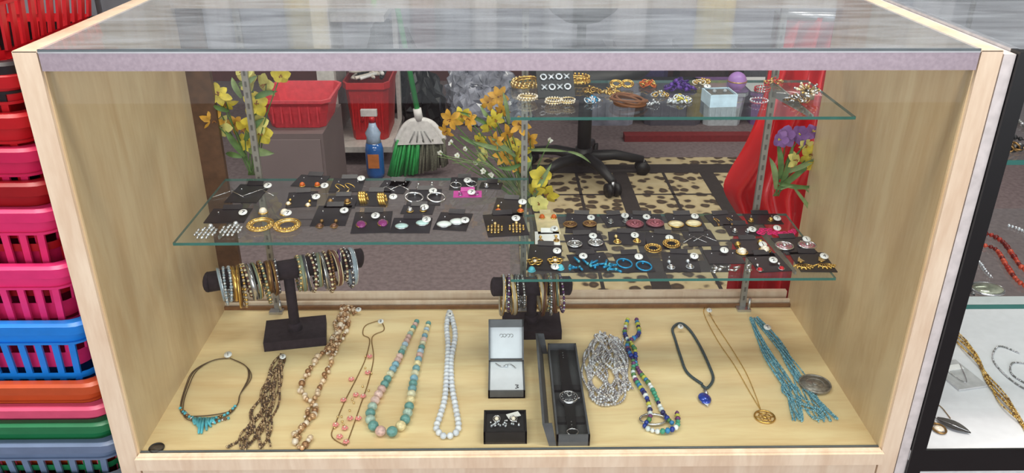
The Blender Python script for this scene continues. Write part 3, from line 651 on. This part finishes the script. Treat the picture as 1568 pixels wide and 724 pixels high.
for u,v in((700,238),(690,218),(740,262),(674,234),(752,268),(728,250),(712,228),(842,215)): L2.append((u,v,.0065,WFL,YEL,5))
m=bouquet('lily_silk_bouquet',(808,318),L2,[(800,250,760,255,.005),(805,230,870,232,.0035),(760,200,700,170,.004),(780,230,720,215,.005),(810,300,790,260,.006),(780,190,770,140,.004),(745,225,700,205,.004),(815,305,845,250,.005),(870,232,905,250,.003),(750,180,735,160,.004),(790,240,750,210,.005),(800,270,815,240,.006)])
for k in range(9): m.tube(cat([PY(800,300,YF),PY(760-k*4,260-k*3,YF-.005),PY(670+k*11,225+U(-14,40),YF-.01)],5),.0006,GR2,4)
m.done()
S=.023
L3=[(1204,208,S,LIL,YEL,5),(1226,206,S,LIL,YEL,5),(1243,202,S*.8,LIL,YEL,5),(1196,214,S*.8,LIL,YEL,5),(1240,236,S*.9,YEL,STA,5),(1257,227,S*.8,YEL,STA,5),(1215,245,S*.8,YL2,STA,5),(1244,252,S*.8,YEL,STA,5),(1233,220,S*.7,YL2,STA,5)]
m=bouquet('purple_silk_flowers',(1188,300),L3,[(1190,290,1240,250,.007),(1195,285,1215,215,.006),(1190,280,1250,285,.005),(1195,275,1190,215,.006),(1200,265,1255,240,.006),(1188,290,1178,240,.006)])
lp=cat([PY(a,b,YF-.01) for a,b in((1195,290),(1225,285),(1252,310),(1272,362))],6)
m.tube(lp,.0016,GR2,5); leaf(m,lp[4],lp[-1],.004,GR2); m.done()

# ---------------------------------------------------------------- shopping baskets
def basket(zr,col,k,dx=0.0):
    m=M('shopping_basket'); c=mat(col,.38,0,.08,30)
    hx,hy,H=.235,.165,.20; cx=-.641-hx+dx; cy=.018+hy; tp=.14
    def at(z,e=0): t=(zr-z)*tp; return hx-.012-t+e,hy-.012-t+e
    def loop(z,e,rad=.03):
        X,Y=at(z,e); pts=[]
        for sx,sy,a0 in((1,1,0),(-1,1,90),(-1,-1,180),(1,-1,270)):
            for q in range(5):
                a=math.radians(a0+q*22.5); pts.append(Vector((cx+sx*(X-rad)+math.cos(a)*rad,cy+sy*(Y-rad)+math.sin(a)*rad,z)))
        return pts
    def band(a,b,mm=c):
        A=loop(*a);Bb=loop(*b); A.append(A[0]);Bb.append(Bb[0]); m.strip([A,Bb],mm)
    prof=[(zr-.020,.014),(zr-.004,.015),(zr,.010),(zr,.0),(zr-.012,-.001)]
    for a,b in zip(prof,prof[1:]): band(a,b)
    band((zr-.002,0),(zr-.045,0)); band((zr-.042,.004),(zr-.046,.004)); band((zr-.046,.004),(zr-.046,0)); band((zr-.042,.004),(zr-.042,0))
    for za,zb in((zr-.105,zr-.118),(zr-H+.03,zr-H)): band((za,.001),(zb,.001))
    A=loop(zr-H,.001); m.add(A,[tuple(range(len(A)))],c,False)
    for zt,zb in((zr-.044,zr-.106),(zr-.117,zr-H+.031)):
        Xt,Yt=at(zt);Xb,Yb=at(zb)
        for sgn in(-1,1):
            n=15
            for i in range(n+1):
                f=(i/n-.5)*2*.9; w=.005
                m.hexa([(cx+f*Xb-w,cy+sgn*Yb-.002,zb),(cx+f*Xb+w,cy+sgn*Yb-.002,zb),(cx+f*Xb+w,cy+sgn*Yb+.002,zb),(cx+f*Xb-w,cy+sgn*Yb+.002,zb)],
                       [(cx+f*Xt-w,cy+sgn*Yt-.002,zt),(cx+f*Xt+w,cy+sgn*Yt-.002,zt),(cx+f*Xt+w,cy+sgn*Yt+.002,zt),(cx+f*Xt-w,cy+sgn*Yt+.002,zt)],c)
            n=10
            for i in range(n+1):
                f=(i/n-.5)*2*.86
                m.hexa([(cx+sgn*Xb-.002,cy+f*Yb-w,zb),(cx+sgn*Xb+.002,cy+f*Yb-w,zb),(cx+sgn*Xb+.002,cy+f*Yb+w,zb),(cx+sgn*Xb-.002,cy+f*Yb+w,zb)],
                       [(cx+sgn*Xt-.002,cy+f*Yt-w,zt),(cx+sgn*Xt+.002,cy+f*Yt-w,zt),(cx+sgn*Xt+.002,cy+f*Yt+w,zt),(cx+sgn*Xt-.002,cy+f*Yt+w,zt)],c)
    m.done()
RED=(180,16,26); CRI=(178,20,52); DR=(150,14,22); PNK=(216,45,105); BLUE=(25,125,215)
for k,(zr,c,dx) in enumerate(((.745,RED,-.006),(.632,(25,22,26),0),(.618,RED,0),(.563,RED,-.002),(.515,(196,30,80),-.0),(.465,DR,0),(.425,PNK,.0),(.335,(222,50,115),0),(.238,BLUE,.002),(.128,(190,78,38),0),(.084,(215,80,115),.0),(.052,(34,115,72),0),(.012,(105,122,150),.002),(-.06,(130,140,150),0),(-.155,(40,70,130),0))):
    basket(zr,c,k,dx)

# ---------------------------------------------------------------- neighbouring case
nc=empty('jewelry_counter_case',(1.25,.24,ZF)); NX=.650
BK=mat((14,14,16),.35)
m=M('corner_post'); m.bb(NX,NX+.022,-.004,.018,ZF,TOPZ+.0,BK); m.done(nc)
m=M('side_trim'); m.bb(W+.033,NX-.001,.002,.5,ZF,TOPZ-.004,mat((208,200,198),.4,.1)); m.bb(NX,NX+.01,.018,.5,-.02,.0,BK); m.done(nc)
m=M('top_frame'); m.bb(NX,NX+.012,.018,.5,TOPZ-.012,TOPZ,mat((200,200,205),.35,.6)); m.bb(NX+.022,1.85,-.004,.016,TOPZ-.02,TOPZ,BK); m.bb(NX,1.85,.49,.51,TOPZ-.02,TOPZ,BK); m.done(nc)
m=M('white_deck'); m.bb(NX,1.85,.0,.5,-.02,.0,mat((222,224,228),.5,0,.03)); m.done(nc)
m=M('base_cabinet'); m.bb(NX,1.85,.002,.5,ZF,-.02,mat((215,215,215),.5)); m.bb(NX+.022,1.85,-.004,.0,-.04,.004,BK); m.done(nc)
m=M('end_post'); m.bb(1.83,1.86,-.004,.51,ZF,TOPZ,BK); m.done(nc)
m=M('counter_top_glass'); m.add([(NX,-.0,TOPZ+.003),(1.85,-.0,TOPZ+.003),(1.85,.5,TOPZ+.003),(NX,.5,TOPZ+.003)],[(0,1,2,3)],TOPG,False); m.done(nc)
for i,(zz,y0,y1) in enumerate(((.245,.05,.42),(.48,.06,.40))):
    m=M('counter_shelf_%d'%(i+1)); m.add([(NX+.03,y0,zz),(1.82,y0,zz),(1.82,y1,zz),(NX+.03,y1,zz)],[(0,1,2,3)],SHELFG,False)
    m.bb(NX+.03,1.82,y0-.002,y0,zz-.007,zz,EDGE); m.bb(NX+.03,NX+.032,y0,y1,zz-.006,zz,EDGE); m.done(nc)
z=.245
def neck(name,px,zz,r,cols,step=None,**k):
    m=M(name); path=cat([P(a,b,zz+r) for a,b in px],8)
    for i,q in enumerate(even(path,step or 2.05*r)): m.sph(q,r*U(.85,1.15),random.choice(cols),seg=8,ring=5)
    m.tube(path,r*.3,cols[0],4); m.done()
RB=[mat((165,45,30),.25),mat((190,75,50),.25),mat((110,25,20),.3)]
neck('coral_bead_necklace',((1492,362),(1512,358),(1535,370),(1552,392),(1568,412),(1600,420)),z,.0048,RB)
neck('coral_bead_necklace',((1500,374),(1525,382),(1542,408),(1562,433),(1590,443)),z,.0044,RB)
neck('silver_bead_necklace',((1480,395),(1498,400),(1510,416),(1520,425)),z,.0035,[SILVER,CRYS])
neck('silver_bead_necklace',((1545,345),(1560,350),(1580,360)),z,.003,[SILVER,CRYS])
neck('dark_bead_necklace',((1475,420),(1484,440),(1492,452)),z,.004,[BLACK,GREY])
m=M('abalone_pendant'); p=P(1512,442,z+.007); m.sph(p,.022,mat((165,170,150),.15,.5,.5,60),(1.15,.8,.3),18,10); m.ring(p,.021,.0018,SILVER,seg=26,sx=1.2); m.done()
z=.48
neck('silver_bead_necklace',((1540,172),(1555,180),(1568,192),(1590,200)),z,.004,[SILVER,GREY]); neck('dark_bead_necklace',((1535,200),(1548,208),(1568,214)),z,.004,[BLACK,ANTG]); pile('pewter_brooch',1552,230,26,[GREY,ANTG,BLACK],26,.004)
m=M('gold_chain_bundle'); bundle(m,((1458,508),(1490,545),(1520,590),(1550,632),(1580,665)),6,.010,.0018,[GOLD,ANTG,PGOLD],freq=2); m.done()
neck('silver_chain',((1560,540),(1530,530),(1520,548),(1535,570),(1560,590),(1580,600)),0,.0018,[SILVER,GREY])
neck('silver_chain',((1568,556),(1550,556),(1549,572),(1572,588)),0,.0018,[SILVER,GREY])
m=M('necklace_blister_card'); a=P(1465,575,0); m.box((a.x,a.y,.002),(.060,.085,.003),mat((205,205,205),.2,.2),.2); m.box((a.x,a.y+.02,.0042),(.04,.015,.001),WHITE,.2)
m.tube(cat([(a.x-.02,a.y+.03,.005),(a.x,a.y-.03,.006),(a.x+.02,a.y+.03,.005)],8),.0008,SILVER,4); m.done()
m=M('leaf_pendant_necklace'); p=P(1460,652,.003); lf=mat((75,72,70),.4,.5); rows=[]
d=Vector((.038,-.040,0)); sd=Vector((.72,.69,0))
for i in range(8):
    t=i/7; ww=.013*math.sin(math.pi*min(1,.06+t*.94))**.9; q=p-d*.5+d*t; rows.append([q-sd*ww+Vector((0,0,.002)),q,q+sd*ww+Vector((0,0,.002))])
m.strip(rows,lf); m.tube([p-d*.62,p+d*.45+Vector((0,0,.002))],.0009,SILVER,4)
chain(m,((1455,640),(1440,622),(1425,615),(1428,640),(1434,650)),.0012,ANTG); m.ring(P(1438,656,.003),.013,.0018,ANTG,seg=20,sx=.8); m.sph(P(1438,656,.003),.009,PEARL,(1,1,.3)); m.done()

# ---------------------------------------------------------------- background of the shop, seen through the case
def rugmat():
    m,nt,b=newmat('leopard_rug'); N=nt.nodes; Lk=nt.links.new
    tc=N.new('ShaderNodeTexCoord')
    no=N.new('ShaderNodeTexNoise'); no.inputs['Scale'].default_value=18; Lk(tc.outputs['Object'],no.inputs['Vector'])
    mxv=N.new('ShaderNodeVectorMath'); mxv.operation='MULTIPLY_ADD'; mxv.inputs[1].default_value=(.03,.03,0); Lk(no.outputs['Color'],mxv.inputs[0]); Lk(tc.outputs['Object'],mxv.inputs[2])
    vo=N.new('ShaderNodeTexVoronoi'); vo.inputs['Scale'].default_value=21; vo.inputs['Randomness'].default_value=.75; Lk(mxv.outputs[0],vo.inputs['Vector'])
    cr=N.new('ShaderNodeValToRGB'); e=cr.color_ramp.elements; e[0].position=.0;e[0].color=lin((96,76,56))+(1,); e[1].position=1;e[1].color=lin((192,176,142))+(1,)
    for p_,c in((.26,(66,54,44)),(.38,(72,58,46)),(.48,(178,160,124))): q=e.new(p_); q.color=lin(c)+(1,)
    Lk(vo.outputs['Distance'],cr.inputs[0])
    Lk(cr.outputs[0],b.inputs['Base Color']); b.inputs['Roughness'].default_value=.95; return m
a=P(828,440,ZF); b_=P(1160,440,ZF); c_=P(1130,243,ZF)
rx0,rx1,ry0,ry1=a.x-.06,max(b_.x,c_.x)+.25,a.y-.1,c_.y
m=M('leopard_print_rug'); RG=rugmat(); BKR=mat((50,43,42),.95)
m.bb(rx0,rx1,ry0,ry1,ZF,ZF+.008,RG)
for yy,hw in ((ry0+.22,.04),(ry0+.60,.04),(ry1-.14,.05)): m.bb(rx0+.05,rx1-.05,yy-hw,yy+hw,ZF+.008,ZF+.0095,BKR); 
n=3
for i in range(n+1):
    xx=rx0+.07+(rx1-rx0-.14)*i/n; m.bb(xx-.03,xx+.03,ry0+.02,ry1-.1,ZF+.008,ZF+.0092,BKR)
    if i<n: xm=xx+(rx1-rx0-.14)/n/2; m.bb(xm-.006,xm+.006,ry0+.02,ry1-.1,ZF+.008,ZF+.009,BKR)
for yy in(ry0+.41,ry0+.83): m.bb(rx0+.05,rx1-.05,yy-.006,yy+.006,ZF+.008,ZF+.009,BKR)
m.done()
# office chair
ch=empty('office_chair',(.36,2.4,ZF)); hub=P(893,250,ZF+.06); CHB=mat((32,32,34),.5)
m=M('star_base'); hz=ZF+.09
m.cyl((hub.x,hub.y,hz-.03),(hub.x,hub.y,hz+.04),.035,CHB)
for k in range(5):
    a=math.radians(-68+72*k); d=Vector((math.cos(a),math.sin(a),0)); h0=Vector((hub.x,hub.y,hz)); t=h0+d*.25-Vector((0,0,.02)); m.tube([h0,h0+d*.13+Vector((0,0,.005)),t],[.028,.022,.016],CHB,8)
    s_=Vector((-d.y,d.x,0))
    for q in(-1,1): m.cyl(Vector((t.x,t.y,ZF+.037))+s_*q*.008,Vector((t.x,t.y,ZF+.037))+s_*q*.026,.028,BLACK,14)
    m.cyl(t,(t.x,t.y,ZF+.037),.008,STEEL,8)
m.done(ch)
m=M('column'); m.cyl((hub.x,hub.y,hz),(hub.x,hub.y,.10),.028,CHB); m.cyl((hub.x,hub.y,-.1),(hub.x,hub.y,.1),.018,STEEL); m.done(ch)
m=M('seat'); m.sph((hub.x,hub.y,.11),.25,CHB,(1,1,.22),20,10); m.bb(hub.x-.12,hub.x+.12,hub.y-.12,hub.y+.12,.03,.08,CHB); m.done(ch)
m=M('backrest'); m.sph((hub.x,hub.y+.24,.48),.24,CHB,(.9,.18,1.1),20,10); m.tube([(hub.x,hub.y+.1,.08),(hub.x,hub.y+.28,.12),(hub.x,hub.y+.27,.4)],.02,CHB,8); m.done(ch)
# white shelving
m=M('white_shelving_unit'); WS=mat((205,200,195),.5); p=P(506,268,ZF); SY=.09
m.bb(p.x-.035,p.x+.035,p.y+SY,p.y+.04+SY,ZF,1.0,WS); m.bb(p.x-.035,p.x+.0,p.y+.5,p.y+.54,ZF,1.0,WS); m.bb(p.x-.03,p.x,p.y+.04+SY,p.y+.5,ZF,1.0,WS)
for zz in(ZF+.06,.25,.6): m.bb(p.x,p.x+.25,p.y+.02+SY,p.y+.52,zz,zz+.025,WS)
m.bb(p.x+.23,p.x+.25,p.y+.5,p.y+.54,ZF,1.0,WS); m.done()
sx_,sy_=p.x,p.y+SY
a=PY(388,205,1.66); b_=PY(494,205,1.66)
m=M('storage_cabinet'); CB=mat((116,102,102),.7,0,.06,5); m.bb(a.x,b_.x,1.66,2.02,ZF,a.z,CB); m.bb(a.x+.01,b_.x-.01,1.655,1.66,ZF+.03,a.z-.02,mat((126,112,112),.7,0,.06,5)); m.done()
def tub(name,cx,cy,z0,w,d,h,mm,fl=.82,lid=None):
    m=M(name)
    def lp(z_,e): return [Vector((cx+x*w/2*e,cy+y*d/2*e,z_)) for x,y in((-1,-.8),(-.8,-1),(.8,-1),(1,-.8),(1,.8),(.8,1),(-.8,1),(-1,.8),(-1,-.8))]
    m.strip([lp(z0,fl),lp(z0+h*.9,.97),lp(z0+h*.9,1.05),lp(z0+h,1.05),lp(z0+h,.98),lp(z0+h*.5,.9)],mm,False); m.add(lp(z0,fl)[:-1],[tuple(range(8))],mm,False)
    if lid: m.add([q+Vector((0,0,.0)) for q in lp(z0+h+.004,1.06)[:-1]],[tuple(range(8))],lid,False)
    for k in range(6): 
        xx=cx+(k-2.5)*w*.13; m.box((xx,cy-d*.5*.93,z0+h*.5),(.006,.006,h*.6),mm)
    m.done()
w_=b_.x-a.x; tub('red_plastic_tub',(a.x+b_.x)/2+.02,1.83,a.z+.001,w_*1.0,.26,.105,mat((205,62,72),.4),.80)
tub('red_plastic_crate',sx_+.145,sy_+.25,ZF+.086,.19,.34,.26,mat((190,36,40),.4),.8)
m=M('tangled_cables')
for k in range(7): m.tube(cat([(sx_+.06+U(0,.16),sy_+.1+U(0,.3),-.01+U(0,.03)) for _ in range(6)],6),.008,random.choice([WHITE,mat((225,215,205),.5),BLACK]),6)
m.done()
m=M('spray_bottle'); p=P(576,270,ZF); BL=mat((30,95,170),.15,0,.1,20,coat=.6); CL=mat((170,190,215),.2)
prof=[(0,.034),(.02,.038),(.12,.038),(.15,.031),(.17,.027),(.19,.032),(.215,.018),(.235,.013)]
m.tube([(p.x,p.y,ZF+a) for a,_ in prof[:4]],[r for _,r in prof[:4]],BL,18); m.tube([(p.x,p.y,ZF+a) for a,_ in prof[3:]],[r for _,r in prof[3:]],CL,18)
m.cyl((p.x,p.y,ZF+.235),(p.x,p.y,ZF+.26),.014,REDM,12); m.box((p.x-.01,p.y,ZF+.275),(.065,.020,.026),mat((210,205,205),.4)); m.tube([(p.x-.03,p.y,ZF+.265),(p.x-.042,p.y,ZF+.235)],.006,REDM,6); m.box((p.x,p.y-.038,ZF+.08),(.045,.002,.06),mat((200,120,60),.4)); m.done()
# broom
m=M('broom'); yb=P(640,262,ZF).y-.05
g=mat((50,165,85),.5); g2=mat((105,105,90),.7,0,.4,200); wc=mat((225,222,220),.4)
tL=PY(608,216,yb);tR=PY(680,214,yb); top=PY(642,184,yb)
bL=P(595,268,ZF);bR=P(690,250,ZF)
for i in range(70):
    f=i/69; a=tL.lerp(tR,f)+Vector((0,U(-.02,.02),.01)); b=Vector((bL.x+(bR.x-bL.x)*f*.98,yb+U(-.03,.03),ZF+.002+ .05*f*f)); m.tube([a,a.lerp(b,.5)+Vector((U(-.003,.003),0,0)),b],[.0045,.006,.006],g if f<.5 else g2,5)
m.tube(cat([tL,tL.lerp(top,.55)+Vector((-.01,0,.02)),top,tR.lerp(top,.55)+Vector((.01,0,.02)),tR],5),.014,wc,8); m.hexa([tL+Vector((0,-.02,-.01)),tR+Vector((0,-.02,-.01)),tR+Vector((0,.02,-.01)),tL+Vector((0,.02,-.01))],[top+Vector((-.035,-.014,0)),top+Vector((.035,-.014,0)),top+Vector((.035,.014,0)),top+Vector((-.035,.014,0))],wc)
for k in range(4): f=.28+k*.15; q=tL.lerp(tR,f); m.tube([q+Vector((0,-.023,.0)),top.lerp(q,.45)+Vector((0,-.022,0))],.0025,mat((150,150,150),.5),5)
hb=PY(628,112,yb); d=(hb-top).normalized(); m.cyl(top,top+d*.05,.017,wc); m.cyl(top,top+d*1.1,.011,g,12); m.done()
# crumpled plastic bags (pile)
def bagm(m,u,v,y,rx,ry,rz,mm):
    c=PY(u,v,y); n0=len(m.v)
    m.sph(c,1,mm,(rx,ry,rz),30,20,smooth=False)
    m.v[n0:]=[(x+U(-.12,.12)*rx,yy+U(-.12,.12)*ry,max(zz+U(-.12,.12)*rz,ZF+.002)) for x,yy,zz in m.v[n0:]]
PL=mat((150,152,166),.22,.0,.45,18,coat=.5)
m=M('plastic_bag_pile')
for t in((732,168,2.92,.13,.12,.12),(718,140,3.15,.12,.12,.15),(762,150,3.2,.13,.12,.15),(785,178,2.95,.10,.1,.09)): bagm(m,*t,PL)
m.done()
m=M('black_trash_bag'); bagm(m,650,168,2.72,.10,.10,.19,mat((24,24,27),.3)); m.done()
m=M('black_trash_bag'); bagm(m,600,125,3.15,.15,.13,.3,mat((30,28,32),.3)); m.done()
m=M('red_floor_mat'); a=P(955,214,ZF);b_=P(1150,214,ZF); m.bb(a.x,b_.x,a.y-.03,a.y+.03,ZF,ZF+.03,mat((120,30,34),.7)); m.done()
TR=mat((150,150,165),.2,0,.4,12,coat=.4); TR2=mat((130,95,150),.3,0,.4,14)
for u,w,c,l in((935,.28,TR,mat((60,60,85),.4)),(1035,.32,mat((95,90,100),.4),BLACK),(1112,.21,mat((190,195,200),.3),TR2),(1190,.24,TR2,WHITE)):
    p=P(u,200,ZF); tub('storage_bin',p.x,p.y+.20,ZF,w,.28,.17,c,.86,l)
for u,w,c in((890,.26,mat((60,55,75),.4)),(990,.28,mat((70,60,100),.4)),(1085,.28,mat((60,45,45),.4)),(1185,.28,mat((90,90,95),.4))):
    p=P(u,165,ZF); tub('storage_bin',p.x,3.38,ZF,w,.24,.28,c,.9,mat((80,80,90),.4))
# red satin cloth
m=M('red_satin_cloth'); RS=mat((205,28,34),.28,0,.1,8,coat=.3); rows=[]
yc=.66
Ls=[(1176,112),(1168,150),(1155,195),(1140,235),(1122,270),(1113,298),(1130,330)]
Rs=[(1290,112),(1284,150),(1278,195),(1272,235),(1266,270),(1260,298),(1256,335)]
Lw=cat([PY(a,b,yc) for a,b in Ls],4);Rw=cat([PY(a,b,yc) for a,b in Rs],4)
top_ext=[(Lw[0]+Vector((.02,0,.12)),Rw[0]+Vector((0,0,.12)))]
for k,(a,b) in enumerate(top_ext+list(zip(Lw,Rw))):
    row=[]
    for j in range(37):
        f=j/36; row.append(a.lerp(b,f)+Vector((0,.022*math.sin(f*24+k*.10)+.012*math.sin(f*11-k*.25),0)))
    rows.append(row)
m.strip(rows,RS)
m.strip([rows[-1],[Vector((p.x,p.y,ZF+.003)) for p in rows[-1]]],RS)
a=rows[0][0];b=rows[0][-1]
m.tube([a,b],.010,STEEL,10)
for q in(a,b): m.tube([q,Vector((q.x,yc+.05,q.z)),Vector((q.x,yc+.05,ZF))],.008,STEEL,8)
m.done()
# added clothes rack, out of view, for the top glass to mirror
m=M('added_reflection_rack'); m.tube([(-2.2,3.55,1.75),(2.6,3.55,1.75)],.015,STEEL,8)
for x in(-2.2,2.6): m.cyl((x,3.55,ZF),(x,3.55,1.75),.015,STEEL,8)
gcol=[(180,185,195),(90,92,105),(195,195,200),(125,130,145),(205,185,60),(110,105,115),(180,185,195),(130,80,90),(150,155,170),(200,200,205),(75,80,100)]
x=-2.1; k=0
while x<2.5:
    c=mat(gcol[k%len(gcol)],.8,0,.1,8); k+=1; wd=U(.12,.3); bot=U(.75,1.05); rows=[]
    for zz in(1.72,1.6,1.3,bot):
        rows.append([Vector((x+wd*(j/8)*(1 if zz<1.7 else .6)+(.0 if zz<1.7 else wd*.2),3.53+.03*math.sin(j*1.9+zz),zz)) for j in range(9)])
    m.strip(rows,c); x+=wd*.95+U(0,.05)
m.done()

# ---------------------------------------------------------------- light
wd=bpy.data.worlds.new('world'); scene.world=wd; wd.use_nodes=True
bg=wd.node_tree.nodes['Background']; bg.inputs[0].default_value=(.88,.94,1,1); bg.inputs[1].default_value=1.0
def area(n,loc,rot,sx,sy,e,c=(1,1,1)):
    l=bpy.data.lights.new(n,'AREA'); l.shape='RECTANGLE'; l.size=sx; l.size_y=sy; l.energy=e; l.color=c
    o=bpy.data.objects.new(n,l); o.location=loc; o.rotation_euler=rot; scene.collection.objects.link(o)
area('shop_window_daylight',(.2,-2.9,1.2),(math.radians(82),0,0),4.5,1.9,70,(.95,.97,1))
for i,(x,y) in enumerate(((-.9,-.3),(.9,-.3),(-.3,1.6),(1.4,2.0))):
    area('ceiling_lamp',(x,y,2.24),(0,0,0),1.2,.3,38 if y<1 else 19,(1,.95,.86))
    m=M('ceiling_light_fixture'); m.bb(x-.65,x+.65,y-.2,y+.2,2.26,2.3,WHITE); m.done()
